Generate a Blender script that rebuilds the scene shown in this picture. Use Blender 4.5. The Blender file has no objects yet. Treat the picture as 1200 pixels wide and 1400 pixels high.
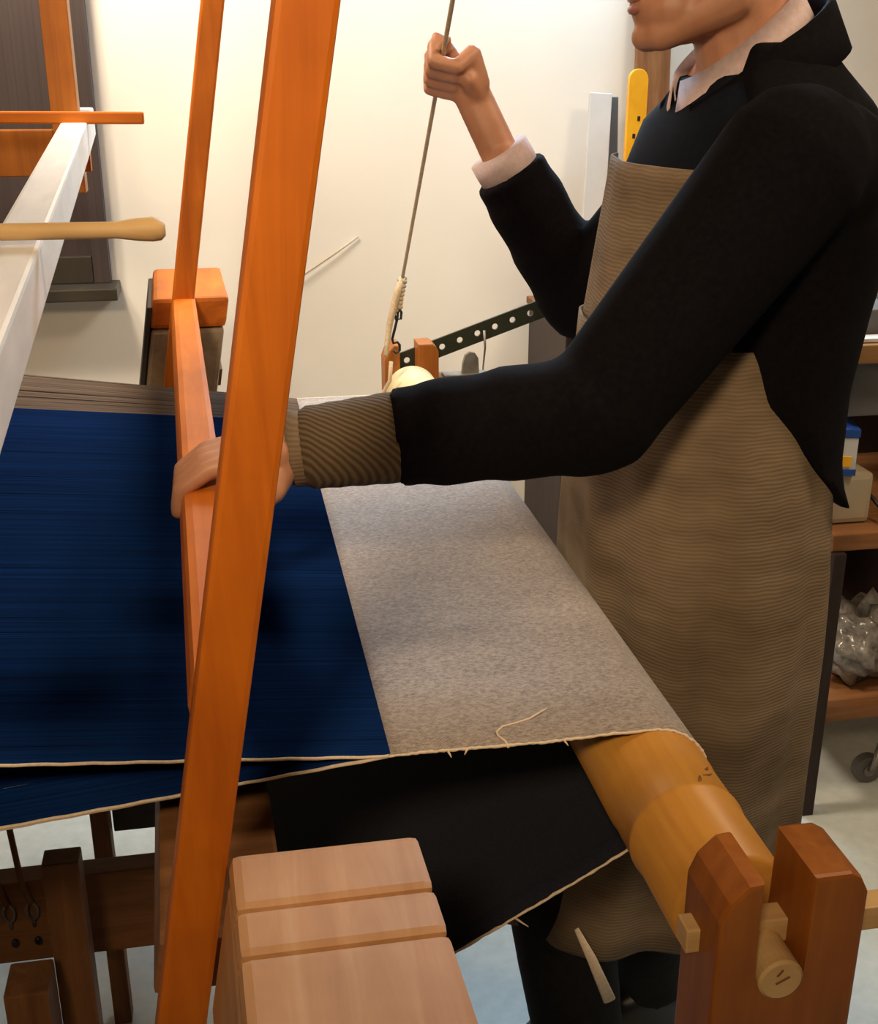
import bpy, bmesh, math, random
from mathutils import Vector, Matrix
random.seed(7)
S = bpy.context.scene
COL = S.collection

# ------------------------------------------------------------------ camera
CAM_Z = 1.48
YAW, PITCH = math.radians(10.302), math.radians(20.718)
cd = bpy.data.cameras.new('camera')
cam = bpy.data.objects.new('camera', cd); COL.objects.link(cam)
cam.location = (0, 0, CAM_Z)
cam.rotation_euler = (math.pi/2 - PITCH, 0, -YAW)
cd.sensor_fit = 'HORIZONTAL'; cd.sensor_width = 36.0
cd.lens = 36.0*1626.0/1200.0
cd.clip_start = 0.05
S.camera = cam

# ------------------------------------------------------------------ world, lamps, exposure
w = bpy.data.worlds.new('world'); S.world = w; w.use_nodes = True
w.node_tree.nodes['Background'].inputs[0].default_value = (1.0, 0.86, 0.70, 1)
w.node_tree.nodes['Background'].inputs[1].default_value = 0.09

def area(name, loc, target, sx, sy, power, col):
    l = bpy.data.lights.new(name, 'AREA'); l.shape = 'RECTANGLE'; l.size = sx; l.size_y = sy
    l.energy = power; l.color = col
    o = bpy.data.objects.new(name, l); COL.objects.link(o); o.location = loc
    o.rotation_euler = (Vector(target)-Vector(loc)).to_track_quat('-Z', 'Y').to_euler()
    return o
rl = area('wall_washer_lamp_rear', (-0.70, 2.05, 2.62), (-0.20, 2.95, 1.2), 0.5, 0.5, 50, (1.0, 0.85, 0.66))
rl.data.spread = math.radians(125)
fl = area('spot_lamp_front', (-0.45, -0.70, 2.35), (0.04, 0.75, 1.62), 0.3, 0.3, 4.6, (1.0, 0.76, 0.48))
fl.data.spread = math.radians(60)
area('ceiling_lamp_right', (1.55, 1.05, 2.62), (0.6, 1.3, 0.7), 0.4, 0.4, 19, (1.0, 0.80, 0.56))
area('side_window_daylight', (0.9, 2.85, 2.25), (0.25, 1.5, 0.9), 0.8, 0.5, 44, (0.52, 0.77, 1.0))
S.view_settings.view_transform = 'Standard'
S.view_settings.look = 'None'
S.view_settings.gamma = 1.0
S.view_settings.use_curve_mapping = False
S.view_settings.exposure = 0.0

# ------------------------------------------------------------------ materials
MATS = {}
def nodes(name):
    m = bpy.data.materials.new(name); m.use_nodes = True
    nt = m.node_tree; b = nt.nodes['Principled BSDF']
    return m, nt, b
def coords(nt, scale):
    tc = nt.nodes.new('ShaderNodeTexCoord'); mp = nt.nodes.new('ShaderNodeMapping')
    mp.inputs['Scale'].default_value = scale
    nt.links.new(tc.outputs['Object'], mp.inputs['Vector'])
    return mp.outputs['Vector']
def ramp(nt, fac, stops):
    r = nt.nodes.new('ShaderNodeValToRGB')
    e = r.color_ramp.elements
    while len(e) < len(stops): e.new(0.5)
    for i, (p, c) in enumerate(stops):
        e[i].position = p; e[i].color = (*c, 1)
    nt.links.new(fac, r.inputs['Fac'])
    return r.outputs['Color']
def noise(nt, vec, scale, detail=4, rough=0.55, dist=0.0):
    n = nt.nodes.new('ShaderNodeTexNoise')
    n.inputs['Scale'].default_value = scale; n.inputs['Detail'].default_value = detail
    n.inputs['Roughness'].default_value = rough; n.inputs['Distortion'].default_value = dist
    nt.links.new(vec, n.inputs['Vector'])
    return n.outputs['Fac']
def bump(nt, b, h, strength, dist=0.001):
    k = nt.nodes.new('ShaderNodeBump'); k.inputs['Strength'].default_value = strength
    k.inputs['Distance'].default_value = dist
    nt.links.new(h, k.inputs['Height']); nt.links.new(k.outputs['Normal'], b.inputs['Normal'])
def mottled(name, c1, c2, scale=(1, 1, 1), ns=6.0, rough=0.6, bs=0.0, lo=0.3, hi=0.7, metal=0.0, sheen=0.0, detail=4, spec=0.5):
    m, nt, b = nodes(name)
    v = coords(nt, scale); f = noise(nt, v, ns, detail)
    nt.links.new(ramp(nt, f, [(lo, c1), (hi, c2)]), b.inputs['Base Color'])
    b.inputs['Roughness'].default_value = rough; b.inputs['Metallic'].default_value = metal
    b.inputs['Specular IOR Level'].default_value = spec
    if sheen: b.inputs['Sheen Weight'].default_value = sheen
    if bs: bump(nt, b, f, bs)
    MATS[name] = m
    return m
def wood(name, c1, c2, c3, axis, rough=0.55):
    sc = {'x': (3, 40, 40), 'y': (40, 3, 40), 'z': (40, 40, 3)}[axis]
    m, nt, b = nodes(name)
    v = coords(nt, sc)
    g = noise(nt, v, 1.0, 6, 0.6, 0.6)
    v2 = coords(nt, (1, 1, 1)); g2 = noise(nt, v2, 9.0, 3)
    col = ramp(nt, g, [(0.25, c1), (0.55, c2), (0.8, c3)])
    mx = nt.nodes.new('ShaderNodeMixRGB'); mx.blend_type = 'MULTIPLY'; mx.inputs['Fac'].default_value = 0.35
    nt.links.new(col, mx.inputs['Color1'])
    nt.links.new(ramp(nt, g2, [(0.35, (0.55, 0.5, 0.45)), (0.6, (1, 1, 1))]), mx.inputs['Color2'])
    nt.links.new(mx.outputs['Color'], b.inputs['Base Color'])
    b.inputs['Roughness'].default_value = rough
    b.inputs['Specular IOR Level'].default_value = 0.3
    bump(nt, b, g, 0.12)
    MATS[name] = m
    return m

ORANGE = [(0.42, 0.090, 0.003), (0.58, 0.145, 0.005), (0.66, 0.19, 0.010)]
M_ORZ = wood('orange_varnished_wood_upright', *ORANGE, 'z')
M_ORY = wood('orange_varnished_wood_across', *ORANGE, 'y')
M_ORX = wood('orange_varnished_wood_along', *ORANGE, 'x')
M_RED = wood('red_brown_stained_wood', (0.23, 0.066, 0.008), (0.35, 0.108, 0.012), (0.42, 0.15, 0.026), 'z', 0.45)
M_HONEY = wood('honey_varnished_wood', (0.50, 0.21, 0.035), (0.62, 0.29, 0.05), (0.70, 0.37, 0.08), 'y', 0.42)
M_PALE = wood('pale_raw_wood', (0.55, 0.33, 0.13), (0.66, 0.43, 0.19), (0.74, 0.53, 0.28), 'x', 0.55)
M_IVORY = wood('lit_pale_yellow_wood', (0.66, 0.52, 0.26), (0.74, 0.62, 0.34), (0.80, 0.70, 0.44), 'y', 0.4)
M_TAN = wood('tan_beech_wood', (0.44, 0.20, 0.075), (0.55, 0.28, 0.12), (0.62, 0.36, 0.18), 'y', 0.5)
M_TANG = wood('dusty_tan_wood', (0.25, 0.18, 0.11), (0.33, 0.24, 0.15), (0.40, 0.30, 0.20), 'y', 0.6)
M_BRN = wood('old_brown_wood', (0.13, 0.055, 0.02), (0.24, 0.10, 0.035), (0.33, 0.16, 0.06), 'z', 0.6)
M_BRNX = wood('old_brown_wood_along', (0.13, 0.055, 0.02), (0.24, 0.10, 0.035), (0.33, 0.16, 0.06), 'x', 0.6)
M_SHELF = wood('shelf_pine', (0.24, 0.12, 0.04), (0.33, 0.17, 0.06), (0.40, 0.22, 0.09), 'x', 0.6)
M_DARK = wood('dark_cabinet_wood', (0.020, 0.011, 0.009), (0.035, 0.019, 0.015), (0.05, 0.028, 0.02), 'z', 0.5)
M_WHITEW = mottled('white_painted_timber', (0.62, 0.60, 0.57), (0.78, 0.75, 0.70), (4, 1, 4), 7, 0.35, 0.05)
M_WALL = mottled('warm_white_plaster', (0.82, 0.765, 0.675), (0.87, 0.815, 0.73), (1, 1, 1), 3, 0.85, 0.02)
M_CEIL = mottled('ceiling_brown_boards', (0.24, 0.17, 0.11), (0.30, 0.21, 0.14), (1, 1, 1), 3, 0.9)
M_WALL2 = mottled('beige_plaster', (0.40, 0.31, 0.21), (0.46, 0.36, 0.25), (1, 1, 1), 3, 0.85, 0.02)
M_FLOOR = mottled('pale_grey_green_floor', (0.47, 0.50, 0.46), (0.56, 0.58, 0.54), (1, 1, 1), 40, 0.38, 0.02, detail=8)
M_SCREEN = mottled('dark_brown_ribbed_screen', (0.040, 0.026, 0.024), (0.06, 0.04, 0.036), (120, 120, 1), 2, 0.7, 0.1)
M_SILL = mottled('dark_olive_sill', (0.028, 0.022, 0.014), (0.045, 0.035, 0.022), (1, 1, 1), 12, 0.5)
M_IRON = mottled('dark_green_iron', (0.018, 0.022, 0.012), (0.035, 0.038, 0.022), (1, 1, 1), 30, 0.4, 0.0, metal=0.3)
M_STEEL = mottled('dull_steel', (0.22, 0.20, 0.18), (0.36, 0.34, 0.31), (1, 1, 1), 30, 0.4, metal=0.8)
M_BLACKM = mottled('black_metal', (0.012, 0.012, 0.013), (0.025, 0.025, 0.027), (1, 1, 1), 30, 0.4, metal=0.4)
M_ROPE = mottled('cotton_cord', (0.44, 0.32, 0.20), (0.62, 0.50, 0.34), (1, 1, 1), 250, 0.9)
M_CREAM = mottled('cream_cotton_yarn', (0.70, 0.54, 0.38), (0.85, 0.70, 0.53), (1, 1, 1), 300, 0.9)
M_BARBEIGE = mottled('beige_plastic', (0.38, 0.30, 0.20), (0.44, 0.36, 0.25), (1, 1, 1), 10, 0.5)
M_GREYP = mottled('grey_plastic', (0.10, 0.095, 0.09), (0.14, 0.13, 0.125), (1, 1, 1), 10, 0.5)
M_BLUEC = mottled('blue_card', (0.008, 0.045, 0.22), (0.012, 0.06, 0.28), (1, 1, 1), 10, 0.5)
M_WHITEC = mottled('white_card', (0.52, 0.50, 0.48), (0.60, 0.58, 0.55), (1, 1, 1), 10, 0.6)
M_YEL = mottled('yellow_lacquer', (0.75, 0.33, 0.005), (0.85, 0.43, 0.01), (1, 1, 1), 18, 0.4)
M_BAG = mottled('clear_plastic_bag', (0.10, 0.085, 0.07), (0.32, 0.29, 0.26), (1, 1, 1), 45, 0.2, 0.6)
M_JACKET = mottled('black_wool_jacket', (0.0036, 0.0028, 0.0038), (0.0066, 0.0052, 0.0064), (1, 1, 1), 160, 0.95, 0.15, spec=0.08)
M_VEST = mottled('midnight_navy_vest', (0.0035, 0.0045, 0.009), (0.006, 0.0075, 0.015), (1, 1, 1), 140, 0.9, 0.1, spec=0.1)
M_TROUS = mottled('black_trousers', (0.008, 0.007, 0.008), (0.013, 0.012, 0.012), (1, 1, 1), 90, 0.9, 0.1, spec=0.2)
M_SHOE = mottled('black_leather', (0.008, 0.007, 0.006), (0.014, 0.012, 0.010), (1, 1, 1), 40, 0.35)
M_SHIRT = mottled('pale_pink_shirt', (0.52, 0.37, 0.35), (0.60, 0.46, 0.45), (1, 1, 1), 150, 0.85)
M_SKIN = mottled('skin', (0.42, 0.185, 0.10), (0.52, 0.25, 0.145), (1, 1, 1), 26, 0.5, 0.05)
M_SKIN.node_tree.nodes['Principled BSDF'].inputs['Subsurface Weight'].default_value = 0.08
M_SKIN.node_tree.nodes['Principled BSDF'].inputs['Subsurface Radius'].default_value = (0.02, 0.008, 0.004)
M_LIPS = mottled('lips', (0.34, 0.12, 0.09), (0.38, 0.15, 0.11), (1, 1, 1), 60, 0.45)
M_HAIR = mottled('dark_brown_hair', (0.012, 0.008, 0.005), (0.035, 0.022, 0.013), (60, 60, 6), 2, 0.6, 0.5)
M_EYE = mottled('eye_white', (0.7, 0.68, 0.65), (0.75, 0.73, 0.7), (1, 1, 1), 10, 0.2)
M_IRIS = mottled('iris', (0.03, 0.018, 0.01), (0.05, 0.03, 0.015), (1, 1, 1), 100, 0.15)

def denim(name, c1, c2, c3, stripe):
    m, nt, b = nodes(name)
    v = coords(nt, (1, 1, 1))
    wv = nt.nodes.new('ShaderNodeTexWave'); wv.bands_direction = 'DIAGONAL'
    wv.inputs['Scale'].default_value = stripe; wv.inputs['Distortion'].default_value = 2.5
    wv.inputs['Detail'].default_value = 2
    nt.links.new(v, wv.inputs['Vector'])
    v2 = coords(nt, (230, 380, 230)); f = noise(nt, v2, 1.0, 5, 0.65)
    v3 = coords(nt, (9, 30, 9)); f3 = noise(nt, v3, 1.0, 3)
    a = nt.nodes.new('ShaderNodeMath'); a.operation = 'MULTIPLY_ADD'
    nt.links.new(wv.outputs['Fac'], a.inputs[0]); a.inputs[1].default_value = 0.22
    nt.links.new(f, a.inputs[2])
    a2 = nt.nodes.new('ShaderNodeMath'); a2.operation = 'MULTIPLY_ADD'
    nt.links.new(f3, a2.inputs[0]); a2.inputs[1].default_value = 0.12
    nt.links.new(a.outputs[0], a2.inputs[2])
    nt.links.new(ramp(nt, a2.outputs[0], [(0.42, c1), (0.66, c2), (0.92, c3)]), b.inputs['Base Color'])
    b.inputs['Roughness'].default_value = 0.85
    b.inputs['Sheen Weight'].default_value = 0.1
    b.inputs['Specular IOR Level'].default_value = 0.3
    bump(nt, b, a.outputs[0], 0.35, 0.0008)
    return m
M_DEN_OUT = denim('denim_weft_side', (0.15, 0.125, 0.12), (0.33, 0.275, 0.245), (0.50, 0.43, 0.38), 260)
M_DEN_IN = denim('denim_indigo_side', (0.0035, 0.0038, 0.009), (0.006, 0.0065, 0.015), (0.013, 0.014, 0.028), 260)

def yarns(name, c1, c2):
    m, nt, b = nodes(name)
    v = coords(nt, (1.5, 420, 1.5)); f = noise(nt, v, 1.0, 4, 0.7)
    nt.links.new(ramp(nt, f, [(0.3, c1), (0.7, c2)]), b.inputs['Base Color'])
    b.inputs['Roughness'].default_value = 0.8
    b.inputs['Specular IOR Level'].default_value = 0.08
    return m
M_WARP = yarns('indigo_warp_yarn', (0.0006, 0.009, 0.050), (0.0014, 0.026, 0.135))
M_WARP2 = yarns('grey_tan_warp_yarn', (0.05, 0.04, 0.05), (0.24, 0.18, 0.13))  # grey to tan yarn for the far strip of the upper sheet

def apron_mat():
    m, nt, b = nodes('tan_striped_apron_cloth')
    v = coords(nt, (1, 1, 1))
    wv = nt.nodes.new('ShaderNodeTexWave'); wv.bands_direction = 'Z'
    wv.inputs['Scale'].default_value = 70; wv.inputs['Distortion'].default_value = 6
    wv.inputs['Detail'].default_value = 2; wv.inputs['Detail Scale'].default_value = 0.35
    nt.links.new(v, wv.inputs['Vector'])
    f = noise(nt, coords(nt, (5, 5, 14)), 1.0, 4)
    a = nt.nodes.new('ShaderNodeMath'); a.operation = 'MULTIPLY_ADD'
    nt.links.new(wv.outputs['Fac'], a.inputs[0]); a.inputs[1].default_value = 0.13
    nt.links.new(f, a.inputs[2])
    nt.links.new(ramp(nt, a.outputs[0], [(0.35, (0.125, 0.085, 0.050)), (0.6, (0.215, 0.150, 0.092)), (0.85, (0.31, 0.225, 0.145))]), b.inputs['Base Color'])
    b.inputs['Roughness'].default_value = 0.9
    b.inputs['Specular IOR Level'].default_value = 0.2
    bump(nt, b, wv.outputs['Fac'], 0.3, 0.001)
    return m
M_APRON = apron_mat()
def cord_mat():
    m, nt, b = nodes('olive_brown_corduroy')
    v = coords(nt, (1, 1, 1))
    wv = nt.nodes.new('ShaderNodeTexWave'); wv.bands_direction = 'DIAGONAL'
    wv.inputs['Scale'].default_value = 75; wv.inputs['Distortion'].default_value = 1.0
    nt.links.new(v, wv.inputs['Vector'])
    nt.links.new(ramp(nt, wv.outputs['Fac'], [(0.2, (0.060, 0.036, 0.016)), (0.8, (0.13, 0.085, 0.042))]), b.inputs['Base Color'])
    b.inputs['Roughness'].default_value = 0.9
    bump(nt, b, wv.outputs['Fac'], 0.4, 0.001)
    return m
M_CORD = cord_mat()

# ------------------------------------------------------------------ mesh helpers
def link(name, me, mats, parent=None, smooth=False):
    o = bpy.data.objects.new(name, me); COL.objects.link(o)
    for m in (mats if isinstance(mats, (list, tuple)) else [mats]): me.materials.append(m)
    if smooth:
        for p in me.polygons: p.use_smooth = True
    if parent is not None:
        o.parent = parent
        t = Vector(parent.location)          # every mesh is modelled in place, so only Empties carry an offset
        o.matrix_parent_inverse = Matrix.Translation(-t)
    return o
def put(name, bm, mats, parent=None, smooth=False):
    bmesh.ops.recalc_face_normals(bm, faces=bm.faces)
    me = bpy.data.meshes.new(name); bm.to_mesh(me); bm.free()
    return link(name, me, mats, parent, smooth)
def tag(o, label, cat, group=None, kind=None):
    o['label'] = label
    if cat: o['category'] = cat
    if group: o['group'] = group
    if kind: o['kind'] = kind
    return o
def thing(name, loc, label, cat, group=None):
    o = bpy.data.objects.new(name, None); COL.objects.link(o); o.location = loc
    o.empty_display_size = 0.05
    return tag(o, label, cat, group)
def structure(o): o['kind'] = 'structure'; return o
def box(bm, x0, x1, y0, y1, z0, z1, bev=0.0, mtx=None):
    vs = [bm.verts.new((x, y, z)) for x in (x0, x1) for y in (y0, y1) for z in (z0, z1)]
    fs = [(0, 1, 3, 2), (4, 6, 7, 5), (0, 4, 5, 1), (2, 3, 7, 6), (0, 2, 6, 4), (1, 5, 7, 3)]
    faces = [bm.faces.new([vs[i] for i in f]) for f in fs]
    if mtx is not None:
        for v in vs: v.co = mtx @ v.co
    if bev:
        edges = list({e for f in faces for e in f.edges})
        bmesh.ops.bevel(bm, geom=edges, offset=bev, segments=2, profile=0.6, affect='EDGES')
def boxo(name, dims, mat, parent=None, bev=0.002, mtx=None):
    bm = bmesh.new(); box(bm, *dims, bev=bev, mtx=mtx)
    return put(name, bm, mat, parent)
def bar(bm, a, b, w, h, bev=0.002, up=(0, 0, 1)):
    a, b = Vector(a), Vector(b); d = b-a; L = d.length; d.normalize()
    u = Vector(up); s = d.cross(u).normalized(); u = s.cross(d)
    m = Matrix((s, d, u)).transposed().to_4x4(); m.translation = a
    box(bm, -w/2, w/2, 0, L, -h/2, h/2, bev, m)
def baro(name, a, b, w, h, mat, parent=None, bev=0.002, up=(0, 0, 1)):
    bm = bmesh.new(); bar(bm, a, b, w, h, bev, up); return put(name, bm, mat, parent)
def tube(bm, pts, radii, n=12, flat=1.0, side=None, cap=True):
    """tapered tube through pts; flat squeezes the section across 'side'."""
    pts = [Vector(p) for p in pts]
    if not isinstance(radii, (list, tuple)): radii = [radii]*len(pts)
    rings = []; prev = None
    for i, p in enumerate(pts):
        d = (pts[min(i+1, len(pts)-1)]-pts[max(i-1, 0)]).normalized()
        if prev is None:
            s = Vector(side) if side else (Vector((0, 0, 1)) if abs(d.z) < 0.9 else Vector((0, 1, 0)))
            s = (s - d*s.dot(d)).normalized()
        else:
            s = (prev - d*prev.dot(d)).normalized()
        prev = s; t = d.cross(s)
        rings.append([bm.verts.new(p + (s*math.cos(2*math.pi*k/n)*flat + t*math.sin(2*math.pi*k/n))*radii[i]) for k in range(n)])
    for r0, r1 in zip(rings, rings[1:]):
        for k in range(n):
            bm.faces.new((r0[k], r0[(k+1) % n], r1[(k+1) % n], r1[k]))
    if cap:
        bm.faces.new(rings[0][::-1]); bm.faces.new(rings[-1])
    return rings
def capsule(bm, a, b, ra, rb, n=14, flat=1.0, side=None):
    """tapered limb with rounded ends"""
    a, b = Vector(a), Vector(b); d = (b-a).normalized()
    pts, rr = [], []
    for k in (80, 55, 28):
        t = math.radians(k); pts.append(a-d*ra*math.sin(t)); rr.append(ra*math.cos(t))
    pts.append(a); rr.append(ra); pts.append(b); rr.append(rb)
    for k in (28, 55, 80):
        t = math.radians(k); pts.append(b+d*rb*math.sin(t)); rr.append(rb*math.cos(t))
    tube(bm, pts, rr, n, flat, side)
def tubeo(name, pts, r, mat, parent=None, n=8, smooth=True, **k):
    bm = bmesh.new(); tube(bm, pts, r, n, **k); return put(name, bm, mat, parent, smooth)
def prism(bm, prof, y0, y1, bev=0.0):
    """profile of (x, z) pushed along y"""
    a = [bm.verts.new((x, y0, z)) for x, z in prof]; b = [bm.verts.new((x, y1, z)) for x, z in prof]
    n = len(prof)
    f = [bm.faces.new(a), bm.faces.new(b[::-1])]
    for i in range(n): f.append(bm.faces.new((a[i], b[i], b[(i+1) % n], a[(i+1) % n])))
    if bev:
        ed = list(f[0].edges)+list(f[1].edges)
        bmesh.ops.bevel(bm, geom=ed, offset=bev, segments=2, profile=0.6, affect='EDGES')
def ellip(bm, c, r, n=20, m=12, rot=None):
    mt = Matrix.Translation(c) @ (rot.to_4x4() if rot else Matrix.Identity(4)) @ Matrix.Diagonal((*r, 1))
    bmesh.ops.create_uvsphere(bm, u_segments=n, v_segments=m, radius=1.0, matrix=mt)
def loft(bm, st, n=32, power=2.4, cut=None):
    """stations (z, cx, cy, a, b): superellipse rings; cut(z) clips each ring to x >= value."""
    rings = []
    for z, cx, cy, a, b in st:
        r = []
        for k in range(n):
            t = 2*math.pi*k/n; c, s = math.cos(t), math.sin(t)
            x = cx+a*math.copysign(abs(c)**(2/power), c); y = cy+b*math.copysign(abs(s)**(2/power), s)
            if cut: x = max(x, cut(z))
            r.append(bm.verts.new((x, y, z)))
        rings.append(r)
    for r0, r1 in zip(rings, rings[1:]):
        for k in range(n): bm.faces.new((r0[k], r0[(k+1) % n], r1[(k+1) % n], r1[k]))
    bm.faces.new(rings[0][::-1]); bm.faces.new(rings[-1])
def fuse(name, bm, mat, parent, voxel, smooth=4, keep=None):
    """melt overlapping closed shells into one continuous skin"""
    bmesh.ops.recalc_face_normals(bm, faces=bm.faces)
    me = bpy.data.meshes.new('tmp'); bm.to_mesh(me); bm.free()
    t = bpy.data.objects.new('tmp', me); COL.objects.link(t)
    r = t.modifiers.new('r', 'REMESH'); r.mode = 'VOXEL'; r.voxel_size = voxel; r.adaptivity = 0
    if smooth:
        s = t.modifiers.new('s', 'SMOOTH'); s.factor = 0.5; s.iterations = smooth
    dg = bpy.context.evaluated_depsgraph_get(); dg.update()
    out = bpy.data.meshes.new_from_object(t.evaluated_get(dg))
    bpy.data.objects.remove(t); bpy.data.meshes.remove(me)
    out.name = name; out.materials.clear()
    return link(name, out, mat, parent, True)

# ------------------------------------------------------------------ the room
X0, X1, Y0, Y1, H = -2.6, 2.4, -2.2, 3.0, 2.75
structure(boxo('floor', (X0, X1, Y0, Y1, -0.05, 0.0), M_FLOOR, bev=0))
structure(boxo('wall_back', (X0, X1, Y1, Y1+0.12, 0.0, H), M_WALL, bev=0))
structure(boxo('wall_left', (X0-0.12, X0, Y0, Y1, 0.0, H), M_WALL2, bev=0))
structure(boxo('wall_right', (X1, X1+0.12, Y0, Y1, 0.0, H), M_WALL2, bev=0))
structure(boxo('wall_front', (X0, X1, Y0-0.12, Y0, 0.0, H), M_WALL2, bev=0))
structure(boxo('ceiling', (X0, X1, Y0, Y1, H, H+0.1), M_CEIL, bev=0))
structure(boxo('baseboard_back', (X0, X1, Y1-0.015, Y1, 0.0, 0.09), M_SILL, bev=0.003))
win = structure(boxo('window_1', (-1.35, -0.262, Y1-0.03, Y1, 0.985, 2.2), M_SCREEN, bev=0.003))
boxo('window_frame', (-0.300, -0.262, Y1-0.045, Y1-0.03, 0.985, 2.2), M_SCREEN, win)
boxo('window_sill', (-1.40, -0.243, Y1-0.12, Y1, 0.955, 0.985), M_SILL, win, 0.004)
boxo('window_apron', (-1.35, -0.301, Y1-0.045, Y1-0.03, 0.985, 1.05), M_SILL, win, 0.003)

# ------------------------------------------------------------------ the loom frame
loom = thing('floor_loom', (-0.2, 1.5, 0.0), 'red-brown wooden floor loom frame with slotted beam forks', 'loom')
def fork(name, y0, y1, mat):
    bm = bmesh.new()
    arc = [(0.351+0.018*math.cos(math.radians(t)), 0.884+0.018*math.sin(math.radians(t))) for t in range(0, -181, -20)]
    prof = [(0.303, 0.0), (0.410, 0.0), (0.410, 0.948), (0.404, 0.960), (0.396, 0.965), (0.369, 0.965)]
    prof += arc + [(0.333, 0.965), (0.322, 0.964), (0.309, 0.951), (0.303, 0.935)]
    prism(bm, prof, y0, y1, 0.0035)
    return put(name, bm, mat, loom)
for y0, y1 in ((0.607, 0.668), (2.255, 2.315)):
    f = fork('beam_support', y0, y1, M_RED)
boxo('locking_peg', (0.293, 0.50, 0.636, 0.655, 0.888, 0.908), M_PALE, loom, 0.0015)
for y in (0.640, 2.40):
    boxo('side_rail', (-1.15, 0.303 if y < 1 else 0.40, y-0.028, y+0.028, 0.16, 0.24), M_RED, loom)
    boxo('upright_post', (-0.98, -0.90, y-0.03, y+0.03, 0.0, 2.08), M_RED, loom)
    boxo('top_side_rail', (-0.98, 0.45, y-0.03, y+0.03, 2.08, 2.14), M_RED, loom)
boxo('back_beam', (-0.99, -0.90, 0.67, 2.37, 0.86, 0.925), M_RED, loom)
boxo('top_cross_rail', (0.25, 0.31, 0.6, 2.44, 2.14, 2.19), M_RED, loom)
boxo('top_cross_rail', (0.10, 0.16, 0.6, 2.44, 2.14, 2.19), M_RED, loom)
boxo('hanging_post', (-0.282, -0.235, 2.33, 2.375, 1.255, 2.14), M_RED, loom)
boxo('hanging_cross_rail', (-0.90, -0.283, 2.335, 2.37, 1.285, 1.366), M_RED, loom)
# cloth beam below, with the woven cloth wound round it
bm = bmesh.new(); tube(bm, [(-0.02, 0.70, 0.545), (-0.02, 2.24, 0.545)], 0.035, 24)
put('cloth_beam', bm, M_HONEY, loom, True)

# breast roller lying in the two forks
rol = thing('breast_roller', (0.347, 0.61, 0.886), 'honey-coloured round wooden roller lying in the slotted forks', 'roller')
def lathe_y(bm, cx, cz, prof, n=96):
    rings = [[bm.verts.new((cx+r*math.cos(2*math.pi*k/n), y, cz+r*math.sin(2*math.pi*k/n))) for k in range(n)] for y, r in prof]
    for r0, r1 in zip(rings, rings[1:]):
        for k in range(n): bm.faces.new((r0[k], r0[(k+1) % n], r1[(k+1) % n], r1[k]))
    bm.faces.new(rings[0][::-1]); bm.faces.new(rings[-1])
bm = bmesh.new()
lathe_y(bm, 0.347, 0.886, [(0.676, 0.044), (0.680, 0.0475), (0.765, 0.0478), (0.767, 0.0495), (0.772, 0.0495), (0.774, 0.0485), (0.826, 0.0485), (0.828, 0.0495), (2.030, 0.0495), (2.032, 0.046)])
put('barrel', bm, M_HONEY, rol, True)
for a, b in ((0.603, 0.677), (2.03, 2.33)):
    bm = bmesh.new(); lathe_y(bm, 0.351, 0.884, [(a, 0.0145), (a+0.002, 0.0166), (b, 0.0166)], 28)
    ax = put('axle', bm, M_PALE, rol, False)
bm = bmesh.new(); lathe_y(bm, 0.347, 0.886, [(2.033, 0.046), (2.036, 0.0495), (2.205, 0.0495), (2.212, 0.046)]); o = put('lit_far_end', bm, M_IVORY, rol, True); o['label'] = 'far end of the roller, its lit look put into a pale yellow'  # roller's far end; the light on it is put into a paler colour
bm = bmesh.new()
for k, (px, pz, L) in enumerate(((0.3515, 0.8845, 0.010), (0.349, 0.891, 0.004))):
    bar(bm, (px-L/2, 0.6025, pz-0.002), (px+L/2, 0.6025, pz+0.003), 0.0012, 0.0008, 0, (0, 1, 0))
put('end_crack', bm, M_BRN, rol)
for (ang, y, L) in ((62, 0.797, 0.010), (70, 0.786, 0.018), (80, 0.775, 0.006)):
    t = math.radians(ang); t2 = math.radians(ang-L/0.049*57*0.75)
    p = [(0.347+0.0483*math.cos(q), y+e, 0.886+0.0483*math.sin(q)) for q, e in ((t, 0), ((t+t2)/2, 0.003), (t2, 0.009))]
    bm = bmesh.new(); tube(bm, p, [0.0009, 0.0016, 0.0007], 6); put('scuff_mark', bm, M_BRN, rol)

# ------------------------------------------------------------------ denim cloth
YN, YF = 0.852, 2.000
cloth = thing('denim_cloth', (0.24, YN, 0.936), 'grey denim web stretched over the wooden roller, its indigo side showing beneath', 'fabric')
prof = [(0.112+i*(0.347-0.112)/14, 0.9365) for i in range(15)]
R0 = 0.0505
prof += [(0.347+R0*math.cos(math.radians(t)), 0.886+R0*math.sin(math.radians(t))) for t in range(80, -61, -10)]
xe, ze = prof[-1]
for i in range(1, 15):
    s = i/14*0.475
    prof.append((xe-0.868*s, ze-0.496*s-0.0045*math.sin(math.pi*i/14)))
NY = 40
def pnorm(i):
    a = Vector((*prof[max(i-1, 0)], 0)); b = Vector((*prof[min(i+1, len(prof)-1)], 0)); d = (b-a).normalized()
    return Vector((-d.y, d.x))
bm = bmesh.new(); lay = []
for side in (1, -1):
    g = []
    for j in range(NY+1):
        t = j/NY; y = YN+(YF-YN)*t; row = []
        for i, (x, z) in enumerate(prof):
            n = pnorm(i); o = 0.0006*side
            wob = 0.0014*math.sin(i*0.55+0.6) if j == 0 else 0
            row.append(bm.verts.new((x+n.x*o, y+wob, z+n.y*o)))
        g.append(row)
    lay.append(g)
for k, g in enumerate(lay):
    for j in range(NY):
        for i in range(len(prof)-1):
            f = bm.faces.new((g[j][i], g[j][i+1], g[j+1][i+1], g[j+1][i])); f.material_index = k; f.smooth = True
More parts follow.
